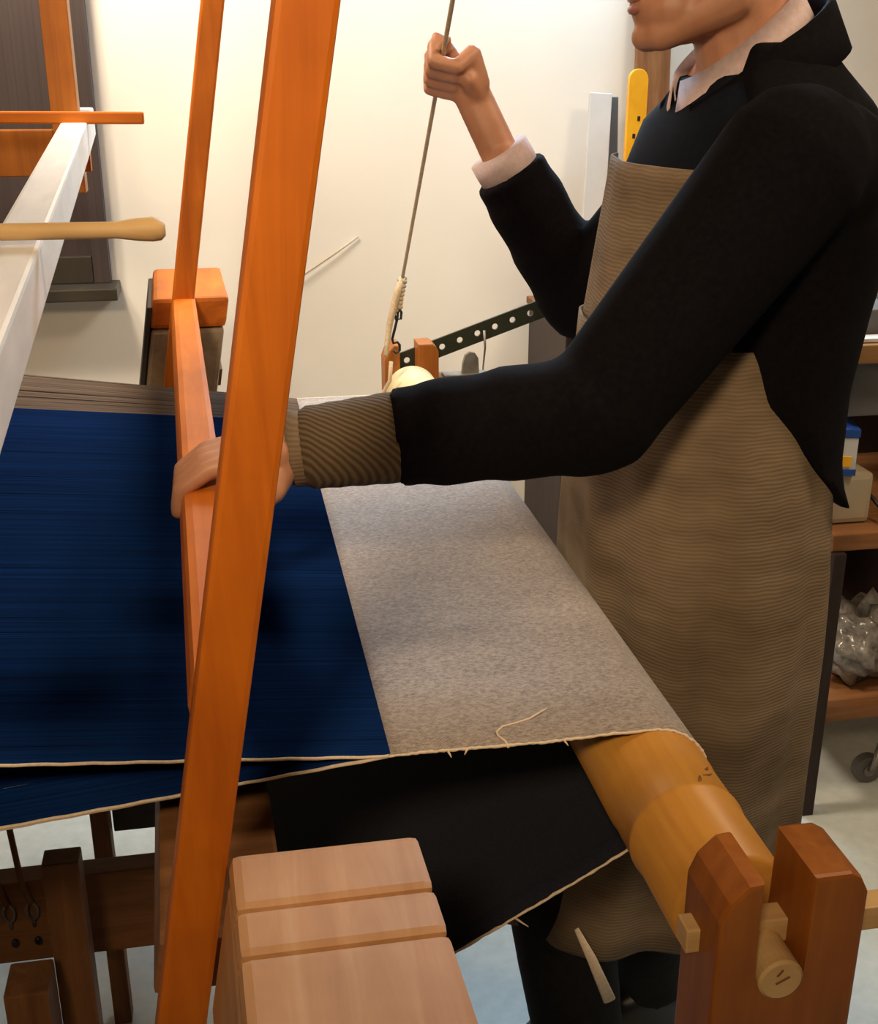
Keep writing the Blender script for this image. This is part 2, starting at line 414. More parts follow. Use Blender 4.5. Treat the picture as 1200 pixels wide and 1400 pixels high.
for j in (0, NY):
    for i in range(len(prof)-1):
        f = bm.faces.new((lay[0][j][i], lay[0][j][i+1], lay[1][j][i+1], lay[1][j][i])); f.material_index = 2
for i in (0, len(prof)-1):
    for j in range(NY): bm.faces.new((lay[0][j][i], lay[0][j+1][i], lay[1][j+1][i], lay[1][j][i])).material_index = 2
put('web', bm, [M_DEN_OUT, M_DEN_IN, M_CREAM], cloth)
for y in (YN, YF):
    bm = bmesh.new()
    pts = []
    for i, (x, z) in enumerate(prof):
        n = pnorm(i)
        pts.append((x, y+(0.0014*math.sin(i*0.55+0.6) if y == YN else 0), z))
    dense = []
    for a, b in zip(pts, pts[1:]):
        for q in range(5):
            t = q/5
            p = Vector(a).lerp(Vector(b), t)
            dense.append(p+Vector((0, random.uniform(-1, 1)*0.0005, random.uniform(-1, 1)*0.0004)))
    tube(bm, dense, [0.0013+random.uniform(-0.0003, 0.0004) for _ in dense], 6)
    put('selvedge', bm, M_CREAM, cloth, True)
for (i, dy, dx) in ((3, -0.006, 0.002), (4, -0.004, -0.003), (9, -0.006, 0.003), (34, -0.010, 0.010), (38, -0.006, 0.004)):
    x, z = prof[i]
    tubeo('frayed_end', [(x, YN, z), (x+dx*0.5, YN+dy*0.6, z-0.001), (x+dx, YN+dy, z-0.003)], [0.0012, 0.0009, 0.0004], M_CREAM, cloth, 5)
zt = 0.9378
tubeo('loose_thread', [(0.214, 0.848, 0.9365), (0.213, 0.856, zt), (0.209, 0.866, zt), (0.209, 0.872, zt), (0.216, 0.880, zt), (0.230, 0.884, zt), (0.243, 0.889, zt), (0.256, 0.896, zt+0.002), (0.261, 0.898, zt+0.003)],
      [0.0012, 0.0011, 0.001, 0.001, 0.001, 0.001, 0.001, 0.0009, 0.0005], M_CREAM, cloth, 6)

# ------------------------------------------------------------------ warp (shed open)
warp = thing('warp_yarns', (-0.4, 1.4, 0.93), 'sheet of dark blue warp yarns running to the back beam', 'yarn')
FX, HX, BX = 0.112, -0.60, -0.93
def warp_z(y, upper):
    if upper:
        t = min(max((y-1.80)/0.20, 0), 1)
        return 0.087+0.05*t*t*(3-2*t)
    return -0.098
def sheet(name, upper, rng, mat, step, r):
    bm = bmesh.new(); y = rng[0]; k = 0
    while y < rng[1]:
        s = warp_z(y, upper)*random.uniform(0.97, 1.03)
        zz = 0.9365
        yo = y+random.uniform(-1, 1)*step*0.15
        pts = [(FX+0.002, yo, zz), (HX, yo, zz+s*(FX-HX)), (BX, yo, 0.927)]
        tube(bm, pts, r, 4, cap=False)
        y += step; k += 1
    o = put(name, bm, mat, warp)
    o['kind'] = 'stuff'
    return o
sheet('upper_yarns', True, (YN+0.004, 1.86), M_WARP, 0.0018, 0.0013)
sheet('upper_grey_yarns', True, (1.86, YF), M_WARP2, 0.0021, 0.0013)
sheet('lower_yarns', False, (YN+0.004, YF), M_WARP, 0.0020, 0.0014)
for up, yy, k in ((True, YN, 0), (False, YN, 0), (False, YN+0.004, 1)):
    s = warp_z(YN, up)
    p0 = Vector((FX, yy-k*0.003, 0.9365)); p1 = Vector((HX, yy-0.004*k, 0.9365+s*(FX-HX)-0.004*k)); p2 = Vector((BX, yy, 0.927))
    pts = [p0.lerp(p1, t/60)+Vector((0, math.sin(t*1.9)*0.0003, math.cos(t*1.9)*0.0003)) for t in range(61)]+[p2]
    tubeo('selvedge_yarn', pts, 0.0015, M_CREAM, warp, 6)

# heddle shafts hanging behind the batten, where the shed is opened; unseen, added to shade the warp
har = loom
for k, (hx, dz) in enumerate(((HX+0.0, 0.06), (HX-0.045, -0.07))):
    hf = boxo('shaft_top', (hx-0.011, hx+0.011, 0.80, 2.06, 1.17+dz, 1.215+dz), M_PALE, har, 0.003)
    boxo('shaft_bottom', (hx-0.011, hx+0.011, 0.80, 2.06, 0.70+dz, 0.735+dz), M_PALE, har, 0.003)
    bm = bmesh.new(); y = 0.83
    while y < 2.03:
        box(bm, hx-0.0012, hx+0.0012, y-0.0008, y+0.0008, 0.735+dz, 1.17+dz); y += 0.006
    put('heddle_wires', bm, M_STEEL, har)['kind'] = 'stuff'
    for y in (1.0, 1.86):
        tubeo('hanging_cord', [(hx, y, 1.213+dz), (hx, y, 2.15)], 0.004, M_ROPE, har, 6)
boxo('rail_arm', (-0.90, -0.155, 0.615, 0.650, 1.212, 1.2495), M_RED, loom)
boxo('harness_top_rail', (HX-0.09, HX+0.06, 0.60, 2.44, 2.145, 2.20), M_RED, loom)

# ------------------------------------------------------------------ batten (swinging beater), at rest mid-swing
bat = thing('batten', (-0.06, 0.70, 0.86), 'orange wooden loom batten with two hanging swords and a reed', 'batten')
def bx(z, y=1.13): return -0.053+0.172*(z-0.89)-0.036*(y-0.70)     # lean of the batten, and its slight skew
def leaned(dx0, dx1, y0, y1, z0, z1, name, mat, parent, bev=0.003):
    bm = bmesh.new()
    vs = []
    box(bm, dx0, dx1, y0, y1, z0, z1, bev)
    for v in bm.verts: v.co.x += bx(v.co.z, v.co.y)
    return put(name, bm, mat, parent)
leaned(-0.017, 0.019, 0.694, 0.722, 0.60, 2.22, 'sword', M_ORZ, bat, 0.004)
leaned(-0.019, 0.019, 2.095, 2.120, 0.60, 2.22, 'sword', M_ORZ, bat, 0.004)
leaned(-0.018, 0.022, 0.722, 2.14, 1.062, 1.098, 'hand_rail', M_ORY, bat, 0.008)
leaned(0.000, 0.010, 0.80, 2.05, 1.050, 1.064, 'reed_top_bar', M_TAN, bat)
leaned(0.000, 0.010, 0.80, 2.05, 0.878, 0.888, 'reed_bottom_bar', M_TAN, bat)
leaned(-0.020, 0.075, 0.722, 2.14, 0.835, 0.880, 'race_board', M_BRNX, bat, 0.004)
bm = bmesh.new(); y = 0.812
while y < 2.04:
    for (a, b) in ((0.888, 1.050),):
        x0, x1 = bx(a, y), bx(b, y)
        v = [bm.verts.new(c) for c in ((x0+0.002, y, a), (x0+0.008, y, a), (x1+0.008, y, b), (x1+0.002, y, b))]
        bm.faces.new(v)
    y += 0.0032
o = put('reed_wires', bm, M_STEEL, bat); o['kind'] = 'stuff'
y0, y1 = 0.36, 0.690
sb = leaned(0.020, 0.042, y0, y1, 0.845, 0.955, 'shuttle_box', M_TAN, bat, 0.006)
leaned(0.042, 0.126, y0, y1, 0.845, 0.872, 'box_floor', M_TAN, sb, 0.003)
leaned(0.126, 0.150, y0, y1, 0.845, 0.950, 'box_front', M_TAN, sb, 0.006)
for a_, b_ in ((0.36, 0.5955), (0.5965, 0.6395), (0.6405, 0.700)):
    leaned(0.020, 0.152, a_, b_, 0.951, 0.968, 'box_lid', M_TAN, sb, 0.007)
y0, y1 = 2.122, 2.45
sb = leaned(-0.050, 0.078, y0, y1, 0.845, 1.040, 'shuttle_box', M_TANG, bat, 0.008)
leaned(-0.052, 0.080, y0, y1, 1.041, 1.095, 'box_lid', M_ORY, sb, 0.008)
leaned(-0.060, -0.051, y0, y1-0.02, 0.86, 1.08, 'box_side', M_SILL, sb, 0.002)
leaned(0.079, 0.084, y0+0.02, y1-0.02, 0.93, 0.96, 'box_slot', M_BRN, sb, 0.001)
baro('pivot_bar', (bx(2.22, 0.62), 0.62, 2.215), (bx(2.22, 2.32), 2.32, 2.215), 0.03, 0.03, M_ORY, bat)

# ------------------------------------------------------------------ white rail with two sticks on it, upper left
rail = thing('white_lever', (-0.157, 1.16, 1.31), 'white-painted timber rail running back at upper left', 'timber')
baro('rail', (-0.242, 2.47, 1.374), (-0.150, 0.50, 1.270), 0.044, 0.052, M_WHITEW, rail, 0.004)
boxo('end_tab', (-0.225, -0.213, 2.24, 2.26, 1.30, 1.345), M_ORZ, rail, 0.001)
boxo('wooden_peg', (-0.188, -0.166, 0.83, 0.855, 1.240, 1.262), M_ORZ, rail, 0.003)
bm = bmesh.new(); bar(bm, (-0.60, 2.19, 1.396), (-0.113, 2.19, 1.391), 0.020, 0.020, 0.003)
tag(put('lease_stick', bm, M_ORX), 'square orange stick with a blunt end across the far end of the white rail', 'stick', 'sticks across the white rail')
bm = bmesh.new()
zb = 1.334+0.008
tube(bm, [(-0.50, 1.115, zb), (-0.09, 1.115, zb-0.002), (-0.072, 1.115, zb-0.002), (-0.058, 1.115, zb-0.002), (-0.05, 1.115, zb-0.003), (-0.047, 1.115, zb-0.003)], [0.0075, 0.0075, 0.010, 0.011, 0.009, 0.005], 14)
tag(put('lease_stick', bm, M_PALE, None, True), 'round pale stick with a knobbed end across the near part of the white rail', 'stick', 'sticks across the white rail')

# ------------------------------------------------------------------ treadle gear under the warp, lower left
tr = thing('treadle_frame', (-0.25, 1.4, 0.0), 'old brown wooden treadle frame on the floor under the warp', 'treadle frame')
boxo('cross_board', (-0.85, -0.12, 1.39, 1.425, 0.325, 0.455), M_BRNX, tr)
boxo('post', (-0.268, -0.222, 1.295, 1.33, 0.0, 0.545), M_BRN, tr, 0.003)
bm = bmesh.new(); box(bm, -0.315, -0.262, 1.21, 1.27, 0.0, 0.425, 0.004); put('short_block', bm, M_BRN, tr)
boxo('foot_rail', (-0.85, -0.05, 1.34, 1.39, 0.0, 0.06), M_BRNX, tr)
boxo('rear_slat', (-0.25, -0.222, 1.60, 1.63, 0.0, 0.46), M_BRN, tr)
boxo('rear_board', (-0.219, -0.13, 1.62, 1.64, 0.36, 0.46), M_SILL, tr)
for i, x in enumerate((-0.395, -0.365, -0.335, -0.305)):
    xt = x-0.03
    tubeo('tie_cord', [(xt, 1.383, 0.86), (x-0.008, 1.383, 0.46), (x, 1.383, 0.425)], 0.0042, M_BRN, tr, 8)
    ring = [(x+0.007*math.sin(2*math.pi*t/12), 1.383, 0.412-0.014*math.cos(2*math.pi*t/12)) for t in range(13)]
    tubeo('eye_hook', ring+[(x, 1.386, 0.385)], 0.0022, M_STEEL, tr, 6)
    bm = bmesh.new(); ellip(bm, (x+0.002, 1.386, 0.36), (0.005, 0.004, 0.007), 10, 8); put('screw_head', bm, M_BLACKM, tr, True)

# ------------------------------------------------------------------ pull cord with hook
PB = Vector((0.331, 2.20, 1.105)); PH = Vector((0.331-0.0245, 1.66, 1.487))
d = (PH-PB); PT = PB+d*((2.165-PB.z)/d.z)
cordt = thing('pull_cord', PB, 'thin cotton pull cord with a black hook above the far fork', 'cord')
tubeo('cord', [PB.lerp(PT, t/40) for t in range(41)], 0.0032, M_ROPE, cordt, 8)
bm = bmesh.new()
hp = [PB.lerp(Vector((0.322, 2.20, 1.045)), t/30)+Vector((0.006*math.cos(t*1.6), 0.006*math.sin(t*1.6), 0)) for t in range(31)]
tube(bm, hp, 0.0045, 6); put('whipping', bm, M_ROPE, cordt, True)
tubeo('cord_tail', [PB, (0.318, 2.19, 1.075), (0.303, 2.185, 1.02), (0.298, 2.18, 0.99), (0.292, 2.16, 0.968)], [0.006, 0.007, 0.006, 0.005, 0.004], M_ROPE, cordt, 8)
tubeo('cord_end', [(0.297, 2.126, 0.965), (0.293, 2.12, 0.93), (0.275, 2.12, 0.90), (0.262, 2.12, 0.86)], [0.004, 0.004, 0.003, 0.002], M_ROPE, cordt, 6)
hk = [(0.322, 2.20, 1.050), (0.328, 2.20, 1.040), (0.327, 2.20, 1.028), (0.318, 2.20, 1.026), (0.315, 2.20, 1.038), (0.322, 2.20, 1.044)]
hk += [(0.320, 2.20, 1.028), (0.314, 2.20, 1.005), (0.310, 2.20, 0.990), (0.312, 2.20, 0.982), (0.320, 2.20, 0.984), (0.324, 2.20, 0.978), (0.324, 2.20, 0.968), (0.318, 2.20, 0.962), (0.312, 2.20, 0.968)]
tubeo('hook', hk, 0.0026, M_BLACKM, cordt, 8)

# ------------------------------------------------------------------ ratchet arm by the far fork
ra = thing('ratchet_arm', (0.47, 2.30, 0.88), 'dark green perforated iron arm sloping up beside the far fork', 'lever')
bm = bmesh.new()
a, b = Vector((0.335, 2.30, 0.918)), Vector((0.80, 2.30, 1.077)); L = (b-a).length; ux = (b-a).normalized(); uz = Vector((-ux.z, 0, ux.x))
N = 13; hw = 0.0185; hr = 0.0062; y0, y1 = 2.298, 2.304
for k in range(N):            # each cell is a square with a round hole through it
    c = a+ux*(L*(k+0.5)/N); hl = L/N/2
    sq, ci = [], []
    for q in range(16):
        t = 2*math.pi*q/16; cc, ss = math.cos(t), math.sin(t); m = max(abs(cc), abs(ss))
        sq.append((cc/m*hl, ss/m*hw)); ci.append((cc*hr, ss*hr))
    P = lambda uv, y: bm.verts.new((c+ux*uv[0]+uz*uv[1]).to_tuple()[:1]+(y,)+((c+ux*uv[0]+uz*uv[1]).z,))
    sf = [P(u, y0) for u in sq]; cf = [P(u, y0) for u in ci]; sb_ = [P(u, y1) for u in sq]; cb = [P(u, y1) for u in ci]
    for q in range(16):
        r = (q+1) % 16
        bm.faces.new((sf[q], sf[r], cf[r], cf[q])); bm.faces.new((sb_[q], cb[q], cb[r], sb_[r]))
        bm.faces.new((cf[q], cf[r], cb[r], cb[q])); bm.faces.new((sf[q], sb_[q], sb_[r], sf[r]))
put('perforated_bar', bm, M_IRON, ra)
for k in range(4):
    c = a+ux*(-0.004-0.007*k)
    bm = bmesh.new(); bar(bm, c+uz*-0.014, c+uz*(0.012-0.002*k), 0.006, 0.004, 0.0005, (0, 1, 0)); put('tooth', bm, M_IRON, ra)
boxo('mounting_plate', (0.405, 0.515, 2.26, 2.33, 0.874, 0.890), M_BRNX, ra, 0.002)
bm = bmesh.new(); prism(bm, [(0.462, 0.890), (0.498, 0.890), (0.496, 0.925), (0.489, 0.936), (0.478, 0.938), (0.469, 0.932), (0.464, 0.915)], 2.286, 2.296, 0.001)
put('bracket', bm, M_STEEL, ra)
boxo('bracket_foot', (0.425, 0.515, 2.275, 2.31, 0.890, 0.895), M_STEEL, ra, 0.001)
tubeo('pin', [(0.508, 2.29, 0.98), (0.510, 2.29, 0.945), (0.506, 2.29, 0.90)], [0.003, 0.0022, 0.0015], M_STEEL, ra, 8)
boxo('bracket_arm', (0.40, 0.52, 2.33, 2.36, 0.0, 0.880), M_RED, ra, 0.003)

# ------------------------------------------------------------------ background furniture
cab = thing('cabinet', (1.0, 2.8, 0.0), 'low dark brown cabinet against the wall behind the weaver', 'cabinet')
boxo('body', (0.775, 1.26, 2.62, 2.965, 0.0, 0.90), M_DARK, cab, 0.004)
boxo('top', (0.768, 1.27, 2.61, 2.97, 0.90, 0.918), M_BRNX, cab, 0.003)
for i, x in enumerate((0.79, 1.02)):
    dr = boxo('door', (x, x+0.22, 2.608, 2.62, 0.06, 0.87), M_DARK, cab, 0.003)
    bm = bmesh.new(); ellip(bm, (x+(0.20 if i == 0 else 0.025), 2.60, 0.5), (0.012, 0.012, 0.012), 12, 8); put('knob', bm, M_STEEL, dr, True)
# boards leaning on the wall, standing on the cabinet
bm = bmesh.new(); bar(bm, (1.065, 2.91, 0.920), (1.065, 2.975, 1.75), 0.085, 0.022, 0.002, (0, 1, 0))
tag(put('wooden_plank', bm, M_BRN), 'brown wooden plank leaning on the wall behind the weaver', 'plank')
ys = thing('yellow_ruler', (0.985, 2.84, 0.92), 'bright yellow wooden stick with rounded top and dark scuffs', 'stick')
bm = bmesh.new(); pr = [(-0.023, 0.0), (0.023, 0.0)]+[(0.023*math.cos(math.radians(t)), 0.525+0.023*math.sin(math.radians(t))) for t in range(0, 181, 20)]
mm = Matrix.Translation((0.982, 2.82, 0.92)) @ Matrix.Rotation(math.radians(-5), 4, 'X') @ Matrix.Rotation(math.radians(2), 4, 'Y')
prism(bm, pr, -0.008, 0.008, 0.002)
for v in bm.verts: v.co = mm @ v.co
put('blade', bm, M_YEL, ys)
for (dx, dz) in ((0.004, 0.43), (-0.006, 0.39), (0.007, 0.37), (0.0, 0.345), (-0.008, 0.32)):
    bm = bmesh.new(); box(bm, dx-0.003, dx+0.004, -0.0088, -0.008, dz, dz+0.011, 0, mm); put('scuff', bm, M_BLACKM, ys)
bm = bmesh.new(); bar(bm, (0.900, 2.86, 0.92), (0.93, 2.93, 1.41), 0.055, 0.014, 0.002, (0, 1, 0))
tag(put('white_board', bm, M_WHITEC), 'narrow white board leaning on the wall beside the yellow stick', 'board')
bm = bmesh.new(); bar(bm, (0.966, 2.89, 0.92), (0.968, 2.95, 1.40), 0.022, 0.02, 0.002, (0, 1, 0))
tag(put('grey_rod', bm, M_GREYP), 'thin grey rod between the white board and yellow stick', 'rod')

sh = thing('shelf_unit', (1.6, 2.2, 0.0), 'dark wooden shelf unit at the right edge', 'shelf')
SX0, SX1, SY0, SY1 = 1.125, 1.95, 1.95, 2.42
for z, nm, mt in ((0.215, 'shelf_board', M_BRNX), (0.595, 'shelf_board', M_BRNX), (0.965, 'shelf_board', M_SHELF)):
    boxo(nm, (SX0, SX1, SY0, SY1, z, z+0.035), mt, sh, 0.003)
boxo('back_panel', (SX0, SX1, SY1, SY1+0.012, 0.215, 0.99), M_DARK, sh, 0)
for x in (SX0, SX1-0.035):
    for y in (SY0-0.012, SY1-0.04):
        boxo('leg', (x, x+0.026, y, y+0.035, 0.0, 0.594 if (y < 2 and x < 1.3) else 1.0), M_DARK, sh, 0.002)
boxo('end_panel', (1.40, 1.42, SY0+0.02, SY1, 0.25, 0.595), M_DARK, sh, 0)
wr = thing('wall_shelf', (1.6, 2.9, 1.08), 'black narrow wall ledge at the right edge beside the jacket', 'ledge')
boxo('ledge', (1.30, 2.2, 2.72, 3.0, 1.055, 1.085), M_BLACKM, wr, 0.002)
for x in (1.5, 2.0):
    boxo('ledge_bracket', (x, x+0.02, 2.8, 3.0, 0.97, 1.055), M_BLACKM, wr, 0.002)
# things on the shelves
bc = thing('carton', (1.22, 2.05, 0.63), 'small blue and white carton on top of the beige block', 'box')
mm = Matrix.Translation((1.105, 2.06, 0.735)) @ Matrix.Rotation(math.radians(-14), 4, 'Z')
boxo('body', (-0.09, 0.085, -0.05, 0.07, 0.0, 0.075), M_WHITEC, bc, 0.001, mm)
boxo('lid', (-0.092, 0.087, -0.052, 0.072, 0.076, 0.092), M_BLUEC, bc, 0.001, mm)
boxo('bottom_band', (-0.091, 0.086, -0.0525, 0.071, 0.0, 0.012), M_BLUEC, bc, 0, mm)
bm = bmesh.new(); box(bm, -0.03, 0.045, -0.053, -0.050, 0.032, 0.056, 0, mm); put('black_print', bm, M_BLACKM, bc)
bm = bmesh.new(); box(bm, 0.055, 0.075, -0.053, -0.050, 0.018, 0.038, 0, mm); put('yellow_print', bm, M_YEL, bc)
bb = thing('power_block', (1.2, 2.07, 0.63), 'beige plastic block with a trailing cable below the carton', 'box')
boxo('case', (1.04, 1.225, 2.0, 2.14, 0.631, 0.734), M_BARBEIGE, bb, 0.012)
tubeo('cable', [(1.224, 2.02, 0.69), (1.245, 2.0, 0.66), (1.240, 1.985, 0.64), (1.25, 1.965, 0.633), (1.262, 1.944, 0.625), (1.258, 1.942, 0.59), (1.272, 1.942, 0.57), (1.262, 1.942, 0.55)], 0.004, M_BLACKM, bb, 8)
gb = thing('grey_bin', (1.23, 2.1, 0.75), 'grey plastic bin hanging under the upper shelf board', 'bin')
bm = bmesh.new(); prism(bm, [(1.13, 0.962), (1.265, 0.962), (1.245, 0.85), (1.15, 0.85)], 2.0, 2.3, 0.004); put('tub', bm, M_GREYP, gb)
boxo('rim', (1.128, 1.268, 1.992, 2.31, 0.945, 0.963), M_GREYP, gb, 0.002)
tb = thing('tool_tray', (1.3, 2.1, 1.0), 'dull grey metal tray of tools on the top shelf board', 'tray')
boxo('tray', (1.15, 1.45, 2.02, 2.3, 1.0015, 1.05), M_GREYP, tb, 0.004)
for x in (1.2, 1.26, 1.33):
    tubeo('tool_handle', [(x, 2.1, 1.05), (x+0.01, 2.2, 1.075)], 0.012, M_STEEL, tb, 10)
wl = boxo('paper_stack', (1.13, 1.30, 1.965, 2.0, 1.0015, 1.008), M_WHITEC, None, 0.0005)
tag(wl, 'white slip of paper at the front of the top shelf', 'paper')
bg = thing('plastic_bag', (1.26, 2.1, 0.25), 'crumpled clear plastic bag on the lowest shelf board', 'bag')
bm = bmesh.new(); bmesh.ops.create_icosphere(bm, subdivisions=4, radius=1.0)
for v in bm.verts:
    n = v.co.normalized(); k = 1+0.16*math.sin(7*n.x+3*n.z)*math.cos(9*n.y)+0.09*math.sin(19*n.z+11*n.x)
    v.co = Vector((1.275+0.085*n.x*k, 2.08+0.09*n.y*k, max(0.2515, 0.33+0.085*n.z*k)))
put('film', bm, M_BAG, bg, True)
tubeo('knot', [(1.275, 2.06, 0.40), (1.28, 2.055, 0.43), (1.30, 2.05, 0.445)], [0.02, 0.010, 0.022], M_BAG, bg, 10)
cst = thing('stool_base', (1.42, 2.05, 0.0), 'grey wheeled caster foot on the floor under the shelf', 'caster')
bm = bmesh.new(); mt = Matrix.Translation((1.325, 2.04, 0.032)) @ Matrix.Rotation(math.pi/2, 4, 'X')
bmesh.ops.create_cone(bm, cap_ends=True, segments=28, radius1=0.032, radius2=0.032, depth=0.022, matrix=mt)
put('wheel', bm, M_GREYP, cst, False)
bm = bmesh.new(); mt = Matrix.Translation((1.325, 2.04, 0.032)) @ Matrix.Rotation(math.pi/2, 4, 'X')
bmesh.ops.create_cone(bm, cap_ends=True, segments=20, radius1=0.014, radius2=0.014, depth=0.030, matrix=mt)
put('hub', bm, M_STEEL, cst)
tubeo('fork', [(1.325, 2.022, 0.032), (1.335, 2.022, 0.065), (1.35, 2.04, 0.085), (1.40, 2.06, 0.10)], 0.008, M_STEEL, cst, 8)
# thin cord along the back wall
wc = tubeo('string', [(0.09, 2.994, 0.93), (0.14, 2.99, 0.955), (0.20, 2.988, 0.985), (0.28, 2.99, 1.035), (0.34, 2.994, 1.075)], 0.0022, M_ROPE, None, 6)
tag(wc, 'thin slanting cord against the back wall between batten and pull cord', 'cord')

# ------------------------------------------------------------------ the weaver
YC = 1.34
man = thing('person', (0.58, YC, 0.0), 'person in black jacket and tan striped apron working the loom', 'person')
SHN, ELN, WRN = Vector((0.575, 1.165, 1.385)), Vector((0.360, 1.105, 1.150)), Vector((0.068, 1.130, 1.122))
SHF, ELF, WRF = Vector((0.615, 1.50, 1.370)), Vector((0.512, 1.665, 1.160)), Vector((0.393, 1.665, 1.352))
# torso stations
TORSO = [(0.86, 0.575, YC, 0.100, 0.150), (0.95, 0.573, YC, 0.106, 0.155), (1.05, 0.572, YC, 0.110, 0.155), (1.15, 0.575, YC, 0.112, 0.155),
         (1.26, 0.59, YC, 0.118, 0.168), (1.35, 0.605, YC, 0.115, 0.180), (1.42, 0.612, YC, 0.098, 0.165), (1.465, 0.606, YC, 0.068, 0.100), (1.49, 0.598, YC, 0.050, 0.055)]
bm = bmesh.new()
loft(bm, TORSO)
capsule(bm, (0.600, YC, 1.45), (0.574, YC, 1.56), 0.056, 0.053)              # neck
HEAD0 = len(bm.verts)
# head: cranium, face, jaw, nose, brow, ears
ellip(bm, (0.578, YC, 1.655), (0.098, 0.076, 0.088))
ellip(bm, (0.540, YC, 1.615), (0.066, 0.064, 0.085))
capsule(bm, (0.565, YC-0.038, 1.545), (0.502, YC-0.014, 1.510), 0.030, 0.020)
capsule(bm, (0.565, YC+0.038, 1.545), (0.502, YC+0.014, 1.510), 0.030, 0.020)
ellip(bm, (0.525, YC, 1.535), (0.052, 0.046, 0.038))
ellip(bm, (0.491, YC, 1.506), (0.017, 0.020, 0.016))                         # chin
ellip(bm, (0.484, YC, 1.538), (0.013, 0.024, 0.013))                         # mouth mound
capsule(bm, (0.478, YC, 1.625), (0.462, YC, 1.578), 0.009, 0.013)            # nose
ellip(bm, (0.474, YC-0.010, 1.572), (0.010, 0.008, 0.008)); ellip(bm, (0.474, YC+0.010, 1.572), (0.010, 0.008, 0.008))
capsule(bm, (0.488, YC-0.036, 1.640), (0.482, YC+0.036, 1.640), 0.013, 0.013)
for s in (-1, 1):
    ellip(bm, (0.592, YC+s*0.078, 1.605), (0.020, 0.008, 0.032))
    ellip(bm, (0.504, YC+s*0.038, 1.585), (0.020, 0.018, 0.020))
    ellip(bm, (0.490, YC+s*0.032, 1.625), (0.0145, 0.017, 0.008)); ellip(bm, (0.492, YC+s*0.032, 1.606), (0.013, 0.016, 0.006))
bm.verts.ensure_lookup_table()
for v in list(bm.verts)[HEAD0:]: v.co.x -= 0.016
# arms
for sh_, el, wrp in ((SHN, ELN, WRN), (SHF, ELF, WRF)):
    capsule(bm, sh_, el, 0.052, 0.042); capsule(bm, el, wrp, 0.042, 0.028)
# near hand: palm rests on the batten rail, fingers go over it and down, thumb hooks under
RX = bx(1.098)+0.002; RT = 1.098
def chain(pts, r):
    for (p, q), (r0, r1) in zip(zip(pts, pts[1:]), zip(r, r[1:])): capsule(bm, p, q, r0, r1, 10)
PW = WRN
capsule(bm, PW, (0.030, 1.128, 1.128), 0.028, 0.024, 14, 0.8, (0, 0, 1))
for k, dy in enumerate((-0.030, -0.010, 0.010, 0.030)):
    capsule(bm, (0.048, 1.128+dy*0.6, 1.126), (0.010, 1.128+dy, 1.122), 0.016, 0.0125, 10)
    ln = (0.86, 1.0, 0.95, 0.80)[3-k]
    fan = dy*1.08
    chain([(0.010, 1.128+dy, 1.122), (-0.026*ln-0.002, 1.128+fan, 1.1175), (-0.051, 1.128+fan, 1.098), (-0.055, 1.128+fan, 1.074+0.012*(1-ln))], [0.0125, 0.0100, 0.0092, 0.0080])
chain([(0.052, 1.112, 1.115), (0.036, 1.093, 1.092), (0.014, 1.094, 1.075), (-0.004, 1.100, 1.058)], [0.015, 0.0125, 0.0105, 0.0088])
# far hand: raised, closed round the pull cord
t_h = (1.475-PB.z)/d.z; GC = PB+d*t_h; cdv = d.normalized()
pw = WRF
palm = GC+Vector((0.040, 0.004, -0.006))
capsule(bm, pw, palm+Vector((0.004, 0, -0.030)), 0.027, 0.026, 14, 0.75, (0, 1, 0))
fx = Vector((1, 0, 0)); side = cdv
out = fx.cross(side).normalized()
for k in range(4):
    off = side*(-0.030+0.020*k)
    kn = palm+off+Vector((0.0, 0.0, 0.004))
    capsule(bm, palm+off*0.55+Vector((0.012, 0, -0.026)), kn, 0.015, 0.0125, 10)
    c = GC+off
    L = (0.84, 0.95, 1.0, 0.9)[k]
    chain([kn, c+out*0.022+fx*0.016, c+out*0.014-fx*0.016*L, c-out*0.010-fx*0.014*L, c-out*0.018+fx*0.006], [0.0125, 0.0100, 0.0095, 0.0088, 0.0078])
chain([palm+Vector((0.010, -0.010, -0.030)), palm+Vector((-0.006, -0.028, -0.012)), GC-out*0.024+side*0.004+fx*0.012, GC-out*0.022+side*0.030-fx*0.006], [0.015, 0.0125, 0.0105, 0.0085])
# legs and feet
LEGS = {}
for s, hip, knee, ank in ((-1, (0.565, 1.27, 0.87), (0.385, 1.245, 0.46), (0.44, 1.23, 0.085)), (1, (0.575, 1.42, 0.87), (0.56, 1.43, 0.47), (0.61, 1.44, 0.085))):
    capsule(bm, hip, knee, 0.082, 0.055); capsule(bm, knee, ank, 0.052, 0.036)
    capsule(bm, (ank[0]+0.03, ank[1], 0.045), (ank[0]-0.13, ank[1], 0.035), 0.034, 0.026)
    LEGS[s] = (Vector(hip), Vector(knee), Vector(ank))
body = fuse('body', bm, M_SKIN, man, 0.0036, 3)

